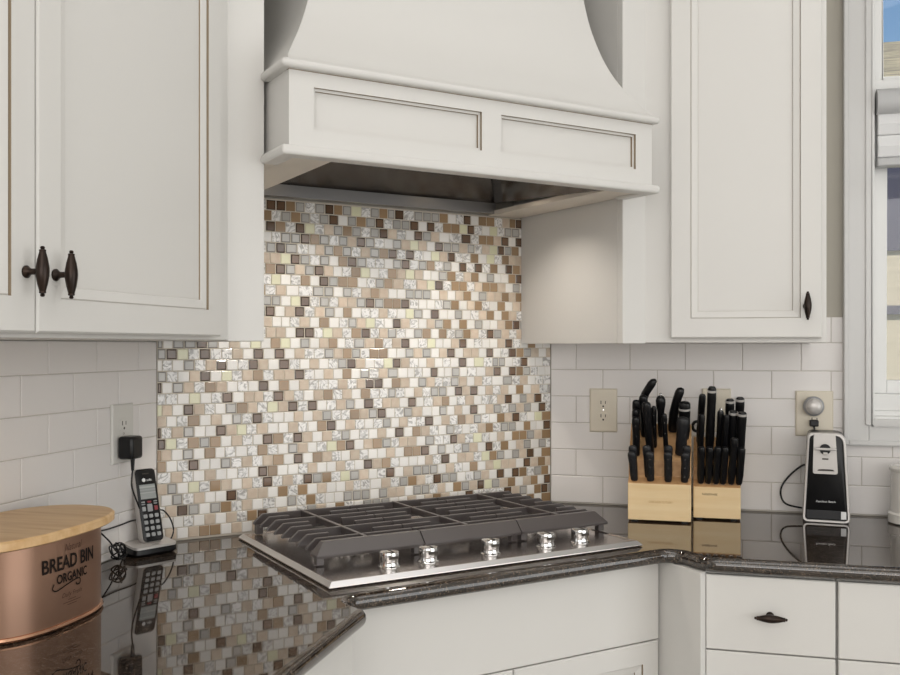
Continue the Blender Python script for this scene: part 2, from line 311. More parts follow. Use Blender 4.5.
# mosaic sheet on the diagonal wall
MOSAIC = """D-285 D-260 M-235 G-210 P-185 G-156 D-131 M-107 G-84 Y-57 P-28 G-5 M22 G44 D64 P98 G125 G151 G176 M202 W229 P253 D277 W301 M326 M352 P380 T405 M427 D447
M-294 P-274 G-246 M-222 G-195 P-172 G-146 D-119 W-94 G-69 M-44 G-15 D10 P35 G60 G86 D112 W138 D162 P187 M213 M239 Y266 D288 P313 W337 Y363 P387 G411 G437
D-286 M-262 P-235 D-210 Y-185 P-158 T-133 G-107 M-82 G-56 P-30 G-5 D22 T46 P74 W99 D124 G151 T176 W201 P238 D277 P301 M327 M352 T375 D401 W427 D446
W-294 P-274 G-247 G-222 D-196 M-171 G-146 P-118 G-93 T-69 D-44 G-18 P9 W36 G61 T87 Y112 T137 W162 D187 G215 G238 T266 G289 P313 T337 Y362 D389 G410 M435
G-285 D-261 G-236 P-199 T-159 G-132 M-107 G-83 P-57 T-32 G-4 M22 D47 P74 D98 P125 W151 Y176 T202 D226 P251 P274 M300 W326 Y354 P378 M402 T427 T444
T-275 Y-247 D-223 G-197 P-171 G-144 W-119 M-94 D-69 G-41 P-15 P10 W36 G61 D85 P112 G137 M162 P187 G214 W238 D263 P287 D313 P339 M363 W390 D414 M439
M-287 D-261 G-235 T-210 G-185 D-159 T-133 W-109 P-84 M-58 Y-31 W-6 P21 M47 T72 Y99 T125 W151 W173 G199 M227 P253 T277 M301 W327 G353 W377 W398 M427 D447
P-296 Y-274 W-248 P-222 M-195 W-172 D-146 G-120 M-95 M-68 W-39 P-15 G11 M35 T60 P99 T138 Y163 D187 P214 M238 M264 P288 T312 M339 M363 T390 W416 G439
P-287 T-260 W-233 P-195 G-158 G-134 W-106 G-82 P-56 T-29 M-4 T22 W48 W72 G99 G124 G150 W175 T202 W226 T251 M277 W301 G327 T354 T377 M402 T427 M446
G-295 G-273 W-248 Y-222 D-197 P-171 G-145 P-119 T-95 T-69 G-44 D-18 G9 M35 M59 D85 P111 W137 W162 P187 G212 M238 W263 T288 M313 P337 W362 M389 W414 T439
D-287 W-264 T-237 D-211 P-185 T-158 G-130 W-105 M-82 W-57 P-30 P-6 T20 P46 W74 Y98 G123 W150 D174 W202 W226 G248 W274 P301 T327 M352 W377 M402 T427
T-296 W-270 P-226 T-197 W-172 M-146 W-118 P-92 G-68 T-43 Y-17 P9 W36 D60 T85 P111 W137 T162 G187 M213 W238 M264 W288 G313 W339 W363 T388 M414 D439
T-286 T-262 W-234 D-211 D-185 P-160 Y-139 T-107 P-85 M-56 D-30 P-4 T20 G46 P72 W98 G124 M150 W175 M199 P224 G251 M276 T300 P327 D352 G376 T404 P427
G-556 W-536 G-511 G-483 D-455 G-430 W-403 T-377 W-351 Y-324 W-299 M-274 Y-249 G-197 W-171 T-147 M-121 W-98 P-79 T-18 M8 P32 T60 D85 W111 P137 Y166 W187 W212 T238 D263 W287 P311 W337 W363 T389 D414
G-551 D-526 Y-500 P-475 D-448 P-422 P-395 T-370 W-343 D-318 W-291 D-263 W-238 T-211 P-185 P-160 G-131 T-107 M-82 G-57 P-33 M-6 M21 W46 W72 G98 T123 G150 W175 T200 D225 W251 T276 T301 W327 D350 W375 P398 D427 M452
W-557 P-538 W-511 G-486 P-459 T-434 D-409 W-382 P-355 D-330 T-305 W-280 D-251 P-225 W-197 T-173 W-147 P-121 G-96 D-70 T-45 W-19 P8 Y35 D60 T84 P111 W137 T161 W187 P211 W236 D262 W287 Y311 P349 G389 W414 D466
G-549 P-526 W-498 T-473 D-448 W-422 Y-395 P-371 T-345 M-318 P-293 T-265 T-238 D-212 P-185 W-160 T-133 W-109 M-82 W-59 G-33 P-6 T20 G46 W81 P123 W149 D174 W214 G241 P288 W323 T349 D375 W401 D427 G475
D-559 W-537 G-512 T-485 P-463 M-434 T-409 W-382 P-357 W-330 D-305 W-279 M-252 W-226 T-199 P-175 P-148 T-95 P-68 D-19 D7 W32 T84 W111 G136 T162 P187 P211 G237 T263 W288 T312 P339 W375 G413 P438 T466
P-551 P-528 W-498 Y-473 W-446 P-420 D-395 W-367 T-340 T-318 P-293 D-267 T-238 P-214 W-187 T-161 M-135 P-109 T-83 W-57 M-31 P-4 P23 G45 P68 W99 T124 G199 W224 D250 T273 D298 W324 T348 P373 T400 W425 M452 W476 T504 P536
Y-558 T-538 W-512 D-487 T-462 P-437 W-412 G-386 M-357 T-332 P-309 Y-281 T-255 D-229 P-203 D-177 W-152 P-126 T-100 G-73 W-49 D-22 P6 T29 T55 W80 D106 P152 T185 M208 W231 P256 T285 W311 P362 T387 D413 W438 G465 T487 D515 P541
T-551 W-526 P-503 M-475 W-447 T-422 W-395 G-371 P-346 D-320 P-295 W-267 W-238 T-215 W-189 T-164 G-138 P-111 P-88 M-61 T-35 G-10 D16 W41 P66 G94 T118 W154 G200 T248 W273 D298 W324 T350 G375 P400 G426 T453 G478 W504 D529
D-559 P-540 T-513 G-486 W-461 W-435 D-410 T-384 Y-359 P-336 T-308 W-281 W-253 T-229 P-202 W-177 M-152 D-126 W-101 T-74 P-46 W-22 P5 G32 W54 T79 P105 D157 W183 T208 P234 M258 T285 G310 P336 W362 M387 T413 D438 P465 W489 Y516 M541
D-552 Y-528 P-503 M-475 G-449 M-424 W-397 T-372 P-344 W-320 D-294 M-267 P-241 D-216 T-191 W-164 T-138 P-111 G-87 W-62 P-35 W-9 T16 W41 D68 W94 M119 T144 P173 G222 P248 W273 P298 T324 M349 P373 G400 G425 W452 M478 W519 D547
M-560 T-539 W-514 G-488 W-463 M-436 W-411 P-390 W-359 P-332 M-308 P-281 W-255 G-229 T-203 W-177 P-154 Y-124 M-99 D-75 W-49 T-23 M2 G32 P54 T79 T104 W133 G157 P190 D233 T258 P281 Y311 P337 W362 T387 W412 M438 M462 G489 T515 M541
M-551 W-527 P-501 D-475 W-450 W-424 G-398 P-373 T-346 P-320 T-294 M-268 W-238 D-216 W-189 M-164 T-138 P-111 W-88 T-61 P-35 W-11 W16 T41 W68 M94 D144 W171 G195 W222 P246 G272 T297 W324 D348 P373 M400 W425 T452 G477 W503 G530
P-544 T-513 P-490 W-463 T-436 W-409 W-384 P-355 W-330 D-307 M-281 W-257 W-228 P-202 T-178 W-152 W-126 T-101 P-75 W-49 D-23 T2 M29 P54 W80 W110 T156 P180 D208 W233 T258 T285 P310 Y337 M361 G386 W412 G438 T462 D488 W514 M540
T-548 G-526 W-501 Y-475 P-449 M-424 T-397 W-371 T-346 P-320 D-294 P-269 T-244 P-214 D-190 G-164 M-138 P-114 Y-88 G-62 T-35 W-9 P14 D41 W66 T92 G123 G147 G171 W196 T222 P249 W273 M297 W324 T349 Y375 T400 T425 W452 D476 T501 M527
W-538 G-513 P-488 T-462 W-436 W-411 D-384 P-359 T-332 T-307 W-281 M-255 T-152 T-75 P-35 W0 T29 P54 G80 M106 T133 P157 D182 G208 G231 W258 P283 G310 T336 W360 D386 W412 D437 M462 P488 G514 M538
T-528 D-501 G-475 W-449 G-424 M-397 P-372 T-346 W-320 P-293 W-257 G121 P171 T195 W219 M245 G271 T297 D321 Y344 G370 T397 M423 W449 T476 M502 W525 D546
W-510 P-488 W-463 T-436 W-411 T-384 P-359 M-333 D-308 W-281 T-257 T207 W234 D283 P310 P360 D410 T438 G463 W489 M514 D537
T-528 W-501 T-475 M-450 M-424 W-397 T-372"""
def mosaic():
    # rows of inch tiles; each entry is the tile's kind and its middle in millimetres from the wall's centre line
    b = MB(DIAG); p = .02606; g_ = .0020; rnd = random.Random(5); E_ = .5592
    kinds = {'W': 't_white', 'P': 't_pearl', 'T': 't_tan', 'M': 't_mid', 'D': 't_dark', 'G': 't_grey', 'Y': 't_yellow'}
    fill = ['W']*6 + ['P']*3 + ['T']*2 + ['G']*2 + ['M']
    for r, line in enumerate(MOSAIC.splitlines()):
        zc = 1.7137 - r*p; z0, z1 = max(zc - p/2, ZC+.0015), zc + p/2
        ent = [(int(t_[1:])/1000, t_[0]) for t_ in line.split()]
        full = []
        for k, (u, c_) in enumerate(ent):
            prev = full[-1][0] if full else -E_-p/2
            n = round((u - prev)/p) - 1
            if not full:
                n = round((u + E_)/p - .5); step = p
                for q_ in range(n, 0, -1): full.append((u - q_*p, rnd.choice(fill)))
            elif n > 0:
                for q_ in range(1, n+1): full.append((prev + (u-prev)*q_/(n+1), rnd.choice(fill)))
            full.append((u, c_))
        while full[-1][0] + p*.75 < E_: full.append((full[-1][0]+p, rnd.choice(fill)))
        for k, (u, c_) in enumerate(full):
            a = (full[k-1][0]+u)/2 if k else max(-E_, u-p*.5)
            c = (full[k+1][0]+u)/2 if k < len(full)-1 else E_
            if k == 0 and a + E_ < .006: a = -E_
            a, c = max(a, -E_), min(c, E_)
            if c - a < .004: continue
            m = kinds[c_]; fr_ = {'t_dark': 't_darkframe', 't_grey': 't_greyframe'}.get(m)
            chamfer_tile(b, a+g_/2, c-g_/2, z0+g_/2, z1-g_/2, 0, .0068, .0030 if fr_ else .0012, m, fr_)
    b.box(-E_, E_, .0016, .0078, ZC+.001, 1.7290, 'mgrout')
    return b
struct(mosaic().build('mosaic_backsplash', wb, weld=False))
# ------------------------------------------------------------------ window
wn = bpy.data.objects.new('window_1', None); COL.objects.link(wn); wn['kind'] = 'structure'; wn['mw'] = [v for r in TR(.95, YR, 1.105) for v in r]
wn.matrix_world = TR(.95, YR, 1.105)
def frame_ring(b, x0, x1, z0, z1, w, ya, yb, m, wb_=None):
    wb_ = wb_ or w
    b.box(x0, x0+w, ya, yb, z0, z1, m); b.box(x1-w, x1, ya, yb, z0, z1, m)
    b.box(x0+w, x1-w, ya, yb, z0, z0+wb_, m); b.box(x0+w, x1-w, ya, yb, z1-wb_, z1, m)
b = MB()
frame_ring(b, .371, 1.62, 1.105, 2.60, .062, YR-.016, YR+.006, 'trim')
frame_ring(b, .371, 1.62, 1.105, 2.60, .012, YR-.022, YR-.016, 'trim')
frame_ring(b, .424, 1.567, 1.158, 2.547, .017, YR-.021, YR-.0105, 'trim')
struct(b.build('window_casing', wn, bevel=.0025))
b = MB()
frame_ring(b, .434, 1.56, 1.168, 2.535, .014, YR-.012, YR+.095, 'sash')
b.box(.430, .437, YR-.008, YR+.09, 1.16, 2.54, 'sash'); b.box(.448, 1.546, YR-.004, YR+.02, 1.182, 1.196, 'sash'); b.box(.448, 1.546, YR+.0, YR+.03, 1.196, 1.240, 'sash')
b.box(.448, 1.546, YR+.01, YR+.095, 2.03, 2.078, 'sash')
struct(b.build('window_jamb', wn, bevel=.002))
b = MB()
frame_ring(b, .449, 1.545, 1.24, 2.03, .036, YR+.032, YR+.07, 'sash')
frame_ring(b, .449, 1.545, 2.078, 2.52, .026, YR+.03, YR+.07, 'sash', .014)
struct(b.build('window_sash', wn, bevel=.002))
b = MB(); b.box(.48, 1.515, YR+.05, YR+.054, 1.27, 2.0, 'glass'); b.box(.47, 1.525, YR+.05, YR+.054, 2.088, 2.51, 'glass')
struct(b.build('window_pane', wn))
t = thing('roller_shade', 'white pleated window shade rolled up under a grey headrail at the top of the window', 'window shade', TR(.95, YR+.0, 1.82))
b = MB(); n = 20
b.prism([(YR-.012+.028*cos(2*pi*i/n), 2.014+.034*sin(2*pi*i/n)) for i in range(n)], .452, 1.54, 'shadetube', axis='x', smooth=True); b.build('headrail', t)
b = MB()
for k in range(2):
    zz = 1.984-.059*k; b.prism([(YR-.014, zz), (YR+.004, zz), (YR+.012, zz-.03), (YR+.004, zz-.058), (YR-.014, zz-.058), (YR-.022, zz-.03)], .455, 1.54, 'shade', axis='x')
b.build('pleats', t, bevel=.003)
b = MB(); b.box(.453, 1.54, YR-.024, YR+.012, 1.842, 1.865, 'shadetube'); b.build('bottom_rail', t, bevel=.004)
# what stands outside
b = MB(); b.box(-4, 12, 3.2, 20, -.3, -.2, 'lawn'); struct(b.build('ground'), 'lawn outside')
t = thing('neighbor_house', 'tan sided neighbour house with dark window and shingle roof seen through the window', 'house', TR(3, 8.2, -.2))
b = MB(); b.box(-1.5, 9, 8.2, 12, -.2, 3.1, 'siding'); b.build('house_wall', t)
b = MB(); b.box(.9, 3.0, 8.16, 8.22, 2.12, 3.0, 'darkpurple'); b.build('house_window', t)
b = MB(); b.box(-1.5, 9, 8.15, 8.22, 1.615, 1.685, 'darktrim'); b.build('house_band', t)
b = MB(); b.prism([(7.9, 3.1), (12.6, 5.0), (12.6, 5.08), (7.9, 3.18)], -2, 9.5, 'shingle', axis='x'); b.build('house_roof', t)
# ------------------------------------------------------------------ cabinets
def door_steps(y, bead=True):
    return [(0, y+.003, None), (.003, y, None), (.0475, y, None), (.0478, y+.0045, 'glaze'),
            (.0500, y+.0032, None), (.0640, y+.0060, None), (.0650, y+.0072, None), (.0653, y+.0100, 'glaze'), (.0660, y+.0100, None)]
def spindle(b, x, z, y, vertical=True):
    # spindle knob standing off a front that faces -y in the builder's frame
    X = Matrix.Translation((x, y, z)) @ Matrix.Rotation(pi/2, 4, 'X')       # local z -> -y
    b.lathe([(0,0),(.0085,0),(.0085,.002),(.0062,.0045),(.0042,.008),(.0042,.017),(.006,.022),(.006,.024),(0,.024)], 'bronze', 16, X)
    R = Matrix.Translation((x, y-.0255, z)) @ (ID if vertical else Matrix.Rotation(pi/2, 4, 'Y'))
    pr = [(0,-.0335),(.0022,-.033),(.0032,-.031),(.0022,-.0292),(.0044,-.0285),(.0046,-.027),(.0042,-.026),(.0068,-.016),(.0085,-.006),(.0088,0)]
    b.lathe(pr + [(r, -z_) for r, z_ in reversed(pr[:-1])], 'bronze', 18, R)
LF = TR(-.8786, 1.6564, 0, pi/2)                 # left run: local x along +Y, front faces -y
RF = TR(-.1304, 2.4046, 0, 0)
ZT = 2.44
def upper(frame, sgn, label, body_poly, doors):
    ZB = 1.376 if sgn > 0 else 1.3795; w0 = frame.translation; t = thing('wall_cabinet', label, 'wall cabinet', TR(w0.x, w0.y, ZB, 0 if sgn > 0 else pi/2))
    b = MB(); b.prism(body_poly, ZB, ZT, 'paint'); b.build('cabinet_body', t, bevel=.0015)
    b = MB(DIAG); a = sorted((sgn*.455, sgn*.4735)); b.box(a[0], a[1], -.4165, -.001, ZB-.002, ZT, 'hoodpaint'); b.build('end_panel', t, bevel=.001)
    b = MB(DIAG); a = sorted((sgn*.455, sgn*.5285)); b.box(a[0], a[1], -.437, -.417, ZB-.002, ZT, 'paint'); b.build('corner_stile', t, bevel=.0015)
    for (x0, x1, kx, kz) in doors:
        b = MB(frame); b.rect_rings(x0, x1, 1.3872 if sgn > 0 else 1.3862, 2.425, door_steps(-.020), 'paint', back=-.001)
        d = b.build('door', t)
        b = MB(frame); spindle(b, kx, kz, -.020); b.build('knob', d)
    return t
A = W(-.5285,.437); P3 = W(-.4745,.416); P4 = W(-.4745,.004); P5 = W(-.545,.006)
upper(LF, -1, 'white glazed wall cabinet with two doors left of the range hood', 
      [(-.8786,.55),(A.x,A.y),(P3.x,P3.y),(P4.x,P4.y),(P5.x,P5.y),(-1.2055,1.925),(-1.2055,.55)],
      [(-1.074,-.5685,1.068-1.6564,1.4665),(-.5655,-.0595,1.127-1.6564,1.4665)])
A = W(.5285,.437); P3 = W(.4745,.416); P4 = W(.4745,.004); P5 = W(.545,.006)
upper(RF, 1, 'white glazed wall cabinet with one door between the range hood and the window',
      [(A.x,A.y),(.290,2.4046),(.290,2.7325),(-.40,2.7325),(P5.x,P5.y),(P4.x,P4.y),(P3.x,P3.y)],
      [(.0605,.4085,.374,1.4625)])
# base cabinets
t = thing('base_cabinet', 'white base cabinet with a plain front panel and two doors under the cooktop', 'base cabinet', TR(*W(.02,.60,0), pi/4))
b = MB(DIAG); b.box(-.372, .4255, -.58, -.10, .10, .882, 'paint'); b.box(-.36,.41,-.53,-.10,0,.10,'blacksoft'); b.build('cabinet_body', t, bevel=.0015)
b = MB(DIAG); b.rect_rings(-.370, .4225, .7015, .8815, [(0,-.598,None),(.002,-.600,None),(.006,-.600,None)], 'paint', back=-.581); b.build('front_panel', t)
for x0, x1 in ((-.370,.0235),(.0265,.4225)):
    b = MB(DIAG); b.rect_rings(x0, x1, .125, .6985, door_steps(-.600), 'paint', back=-.581); b.build('door', t)
t = thing('base_cabinet', 'white base cabinet below the counter with the copper bread bin', 'base cabinet', TR(-.60, 1.0, 0, pi/2))
b = MB(); A_, B_ = W(-.3745,.60), W(-.3745,.10); b.prism([(-1.206,.25),(-.600,.25),(-.600,1.545),(A_.x,A_.y),(B_.x,B_.y),(-1.206,1.80)], .10, .882, 'paint'); b.box(-1.206,-.66,.25,1.5,0,.10,'blacksoft'); b.build('cabinet_body', t, bevel=.0015)
LB_ = TR(-.600, 0, 0, pi/2)
for x0, x1 in ((.30,.915),(.918,1.543)):
    b = MB(LB_); b.rect_rings(x0, x1, .70, .880, [(0,-.018,None),(.002,-.020,None),(.006,-.020,None)], 'paint', back=-.001); dd = b.build('drawer', t)
    b = MB(LB_); b.rect_rings(x0, x1, .125, .697, door_steps(-.020), 'paint', back=-.001); b.build('door', t)
def drawer_unit(label, x0, x1, xa, xb, filler, knob):
    t = thing('drawer_cabinet', label, 'drawer cabinet', TR((x0+x1)/2, 2.14, 0))
    if filler:
        A_ = W(.4275,.60); 
        b = MB(); b.prism([(A_.x,A_.y),(.0015,2.099),(.0115,2.1215),(.0115,2.140),(x1,2.140),(x1,2.72),(-.38,2.72),(W(.4275,.10).x,W(.4275,.10).y)], .10, .882, 'paint')
    else:
        b = MB(); b.box(x0, x1, 2.14, 2.72, .10, .882, 'paint')
    b.box(max(x0,.03), x1, 2.19, 2.70, 0, .10, 'blacksoft'); b.build('cabinet_body', t, bevel=.0012)
    F_ = TR(0, 2.138, 0)
    for z0, z1 in ((.7165,.8765),(.53,.7135),(.33,.527),(.12,.327)):
        b = MB(F_); b.rect_rings(xa, xb, z0, z1, [(0,-.016,None),(.002,-.018,None),(.006,-.018,None)], 'paint', back=0); d = b.build('drawer', t)
        b = MB(F_); spindle(b, (xa+xb)/2 if knob is None else knob, (z0+z1)/2, -.018, False); b.build('knob', d)
    return t
drawer_unit('white drawer cabinet with bronze pulls right of the cooktop cabinet', 0, .2755, .0125, .2735, True, .1435)
drawer_unit('white drawer cabinet at the right end below the can opener and canister', .277, .90, .279, .895, False, None)
# ------------------------------------------------------------------ countertop
def round_path(P, radii, n=6):
    out = []
    for i, (p, r) in enumerate(zip(P, radii)):
        p = Vector(p)
        if not r or i in (0, len(P)-1): out.append(p); continue
        a = (Vector(P[i-1]) - p); c = (Vector(P[i+1]) - p); la, lc = a.length, c.length; a.normalize(); c.normalize()
        ang = a.angle(c); d = min(r/math.tan(ang/2), la*.48, lc*.48)
        p1, p2 = p + a*d, p + c*d
        for k in range(n+1):
            s_ = k/n; out.append((1-s_)**2*p1 + 2*s_*(1-s_)*p + s_*s_*p2)
    return out
def w2(u, v): p = W(u, v); return (p.x, p.y)
t = thing('countertop', 'polished dark speckled granite countertop running around the corner', 'countertop', TR(-.6, 1.9, .882))
front = round_path([(-.556,.20),(-.556,1.556),w2(-.385,.652),w2(.402,.645),w2(.424,.668),(.010,2.105),(1.75,2.105)], [0,.030,.035,.05,.05,.07,0])
nrm = []
for i, p in enumerate(front):
    tg = (front[min(i+1,len(front)-1)] - front[max(i-1,0)]).normalized(); nrm.append(Vector((tg.y, -tg.x)))
b = MB(); R = .016; zc = ZC - R; prof = []
for k in range(9):
    ph = pi/2 - pi*k/8; prof.append((-R + R*cos(ph), zc + R*sin(ph)))
b.rings([[(p.x+n_.x*o_2, p.y+n_.y*o_2, z) for p, n_ in zip(front, nrm)] for o_2, z in prof], 'granite', cap0=False, cap1=False, closed=False)
back = [(1.75,YR-.0005), w2(.5590,.0003), w2(-.5590,.0003), (XL+.0005,.20)]
for o_2, z in (prof[0], prof[-1]):
    poly = [Vector((p.x+n_.x*o_2, p.y+n_.y*o_2, 0)) for p, n_ in zip(front, nrm)] + [Vector((x, y, 0)) for x, y in back]
    tri = tessellate_polygon([poly]); b.add([(p.x, p.y, z) for p in poly], [tuple(x) for x in tri], 'granite')
poly = back; b.add([(x, y, ZC) for x, y in back] + [(x, y, ZC-2*R) for x, y in back], [(0,1,5,4),(1,2,6,5),(2,3,7,6)], 'granite')
b.build('slab', t, sharp=50)
# ------------------------------------------------------------------ range hood
t = thing('range_hood', 'white painted wooden range hood with curved canopy over the cooktop', 'range hood', TR(*W(0,.27,1.722), pi/4))
HU, HV = .4465, .55
b = MB(DIAG)
us = (-HU, -.397, -.022, .026, .398, HU); z0, za, zb, z1 = 1.742, 1.7765, 1.857, 1.886
for a, c in ((us[0],us[1]),(us[2],us[3]),(us[4],us[5])): b.box(a, c, -HV, -HV+.02, z0, z1, 'hoodpaint')
for a, c in ((us[1],us[2]),(us[3],us[4])):
    b.box(a, c, -HV, -HV+.02, z0, za, 'hoodpaint'); b.box(a, c, -HV, -HV+.02, zb, z1, 'hoodpaint')
for s_ in (-1, 1):
    a = sorted((s_*HU, s_*(HU-.018))); b.box(a[0], a[1], -HV+.02, -.002, z0, z1, 'hoodpaint')
b.box(-HU-.0007, HU+.0007, -HV-.0007, -HV+.01, 1.8848, 1.8862, 'glaze'); b.build('mantle', t)
for a, c in ((us[1],us[2]),(us[3],us[4])):
    b = MB(DIAG); b.rect_rings(a, c, za, zb, [(0,-HV+.001,None),(.0002,-HV+.0065,'glaze'),(.0055,-HV+.0065,None),(.0057,-HV+.0120,'glaze'),(.0065,-HV+.0120,None)], 'hoodpaint', back=-HV+.019)
    b.build('mantle_panel', t)
def t_poly(e): return [(-HU-.018,-HV-e),(HU+e,-HV-e),(HU+e,-.4385),(HU,-.4385),(HU,-.002),(-HU,-.002),(-HU,-.4385),(-HU-.018,-.4385)]
b = MB(DIAG); b.prism(t_poly(.0145), 1.886, 1.903, 'hoodpaint'); b.build('top_molding', t, bevel=.007, bseg=4)
b = MB(DIAG); e = .0145
b.prism([(-HU-.018,-.4385),(-HU-.018,-HV-e),(HU+e,-HV-e),(HU+e,-.4385),(HU-.02,-.4385),(HU-.02,-HV+.022),(-HU+.02,-HV+.022),(-HU+.02,-.4385)], 1.7235, 1.7418, 'hoodpaint'); b.build('bottom_molding', t, bevel=.007, bseg=4)
b = MB(DIAG); zs0, zs1 = 1.729, 1.741
cu, cv0, cv1 = .343, .034, .512
b.box(-HU+.021, -cu, -HV+.023, -cv0-.0005, zs0, zs1, 'underside'); b.box(cu, HU-.021, -HV+.023, -.004, zs0, zs1, 'underside'); b.box(-cu, cu, -HV+.023, -cv1, zs0, zs1, 'underside')
b.box(-HU+.001, -HU+.0205, -.437, -.004, zs0, zs1, 'underside'); b.box(HU-.0205, HU-.001, -.437, -.004, zs0, zs1, 'underside')
b.build('soffit', t)
b = MB(DIAG)
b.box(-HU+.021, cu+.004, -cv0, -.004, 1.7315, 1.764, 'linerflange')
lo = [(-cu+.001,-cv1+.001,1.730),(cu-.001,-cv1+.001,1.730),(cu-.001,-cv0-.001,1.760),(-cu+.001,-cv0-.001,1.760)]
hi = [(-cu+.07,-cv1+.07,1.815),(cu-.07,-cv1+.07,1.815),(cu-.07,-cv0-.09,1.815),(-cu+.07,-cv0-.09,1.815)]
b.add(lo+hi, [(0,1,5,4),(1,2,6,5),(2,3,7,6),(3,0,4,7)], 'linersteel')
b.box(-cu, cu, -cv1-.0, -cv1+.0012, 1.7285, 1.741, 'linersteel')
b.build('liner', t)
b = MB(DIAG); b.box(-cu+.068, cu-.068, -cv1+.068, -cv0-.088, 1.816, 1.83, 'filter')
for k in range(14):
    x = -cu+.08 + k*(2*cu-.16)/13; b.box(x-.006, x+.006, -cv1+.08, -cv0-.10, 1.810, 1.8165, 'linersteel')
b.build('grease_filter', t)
for s_ in (-1, 1):                                # the two halogen lamps under the hood
    X = DIAG @ Matrix.Translation((s_*.235, -.25, 1.8085)) @ Matrix.Rotation(pi, 4, 'X')
    b = MB(X); b.lathe([(0,-.002),(.036,-.002),(.036,.004),(.031,.0045),(.030,.001),(0,.001)], 'chrome', 24); hl = b.build('hood_lamp', t)
    b = MB(X); b.lathe([(0,.0012),(.029,.0012),(.029,.0022),(0,.0025)], 'lampglass', 24); b.build('lamp_lens', hl)
    l = bpy.data.lights.new('hood_light', 'SPOT'); l.energy = 8; l.color = (1, .92, .82); l.shadow_soft_size = .028; l.spot_size = radians(124); l.spot_blend = .8
    lo_ = bpy.data.objects.new('hood_light', l); COL.objects.link(lo_); lo_.location = (X @ Vector((0,0,.006)))
lev = [tuple(p) for p in catmull([Vector((z, U, V)) for z, U, V in ((1.9025,.4485,.5555),(1.916,.4435,.5380),(1.948,.4245,.5131),(1.980,.4055,.4915),(2.020,.386,.4715),(2.065,.3695,.4555),(2.128,.3535,.4385),(2.196,.3425,.4270),(2.27,.335,.4190),(2.36,.330,.4130),(2.44,.328,.4110))], 4)]
b = MB(DIAG)
for s_ in range(4):                               # four curved faces with crisp corners
    R_ = []
    for z, U, V in lev:
        c4 = [(-U,-V,z),(U,-V,z),(U,-.002,z),(-U,-.002,z)]; R_.append([c4[s_], c4[(s_+1)%4]])
    b.rings(R_, 'hoodpaint', cap0=False, cap1=False, closed=False)
b.box(-.328,.328,-.411,-.002,2.438,2.44,'hoodpaint')
b.build('canopy', t)
# ------------------------------------------------------------------ cooktop
t = thing('gas_cooktop', 'stainless steel gas cooktop with three cast iron grates and five chrome knobs', 'cooktop', TR(*W(0,.32,ZC), pi/4))
b = MB(DIAG)
def hr(u, v0, v1, z): return [(-u,-v1,z),(u,-v1,z),(u,-v0,z),(-u,-v0,z)]
b.rings([hr(.381,.049,.588,ZC+.0008), hr(.383,.047,.590,ZC+.003), hr(.3825,.0475,.5895,ZC+.0045)], 'steel', cap1=False, smooth=False)
b.rings([hr(.374,.056,.581,ZC+.0128), hr(.372,.058,.579,ZC+.0130), hr(.368,.062,.575,ZC+.0105)], 'steel', cap0=False, smooth=False)
tr = b.build('tray', t)
b = MB(DIAG); b.rings([hr(.3825,.0475,.5895,ZC+.0045), hr(.374,.056,.581,ZC+.0128)], 'steellip', cap0=False, cap1=False, smooth=False); b.build('rim', tr)
def grate(ua, ub, left_end, right_end):
    gname = 'grate'; uc = (ua+ub)/2; zt, zlow = ZC+.058, ZC+.035
    cx = .022
    b = MB(DIAG)
    def bar(u0, u1, v, el, er, th=.0088, zt_=zt, zl=zlow):
        # flat cast bar along u with sloping outer ends
        a0 = u0 + (cx if el else 0); a1 = u1 - (cx if er else 0)
        def sec(vv): return [(u0,-vv,zl),(u1,-vv,zl),(u1-(.002 if er else 0),-vv,zl+.006),(a1,-vv,zt_),(a0,-vv,zt_),(u0+(.002 if el else 0),-vv,zl+.006)]
        b.rings([sec(v+th/2), sec(v-th/2)], 'iron', smooth=False)
    vs = [.068 + k*(.398-.068)/7 for k in range(8)]
    for k, v in enumerate(vs):
        if k in (0, 2, 5, 7): bar(ua, ub, v, left_end, right_end)
        else:
            bar(ua, uc-(.052 if k != 3 else .04), v, left_end, False); bar(uc+(.052 if k != 3 else .04), ub, v, False, right_end)
    # broad sloping front bar
    x0, x1 = ua, ub; e0 = cx if left_end else 0; e1 = cx if right_end else 0
    sec = lambda v0, v1, za_, zb_: None
    lo_ = [(x0,-.458,ZC+.028),(x1,-.458,ZC+.028),(x1,-.425,ZC+.028),(x0,-.425,ZC+.028)]
    mid = [(x0,-.459,ZC+.034),(x1,-.459,ZC+.034),(x1,-.424,ZC+.034),(x0,-.424,ZC+.034)]
    hi_ = [(x0+e0,-.437,zt),(x1-e1,-.437,zt),(x1-e1,-.424,zt),(x0+e0,-.424,zt)]
    b.rings([lo_, mid, hi_], 'iron', smooth=False)
    b.box(uc-.0045, uc+.0045, -.43, -.062, zt-.014, zt+.0006, 'iron')
    for u_ in (ua+.012, ub-.012):
        for v_ in (.441, .074): b.box(u_-.008, u_+.008, -v_-.008, -v_+.008, ZC+.0125, zlow, 'iron')
    b.build(gname, t, bevel=.0012)
grate(-.354, -.1085, True, False); grate(-.1065, .1405, False, False); grate(.1425, .391, False, True)
for (u_, v_, r) in ((-.222,.155,.036),(-.222,.335,.03),(.0175,.24,.046),(.258,.155,.036),(.258,.335,.03)):
    X = DIAG @ Matrix.Translation((u_, -v_, ZC+.0095))
    b = MB(X); b.lathe([(0,0),(r+.02,0),(r+.018,.003),(r+.004,.006),(r+.002,.014),(r*.9,.015),(0,.015)], 'chrome', 28); br = b.build('burner', t)
    b = MB(X); b.lathe([(0,.0155),(r*.86,.0155),(r*.88,.0185),(r*.82,.0215),(0,.022)], 'iron', 28); b.build('burner_cap', br)
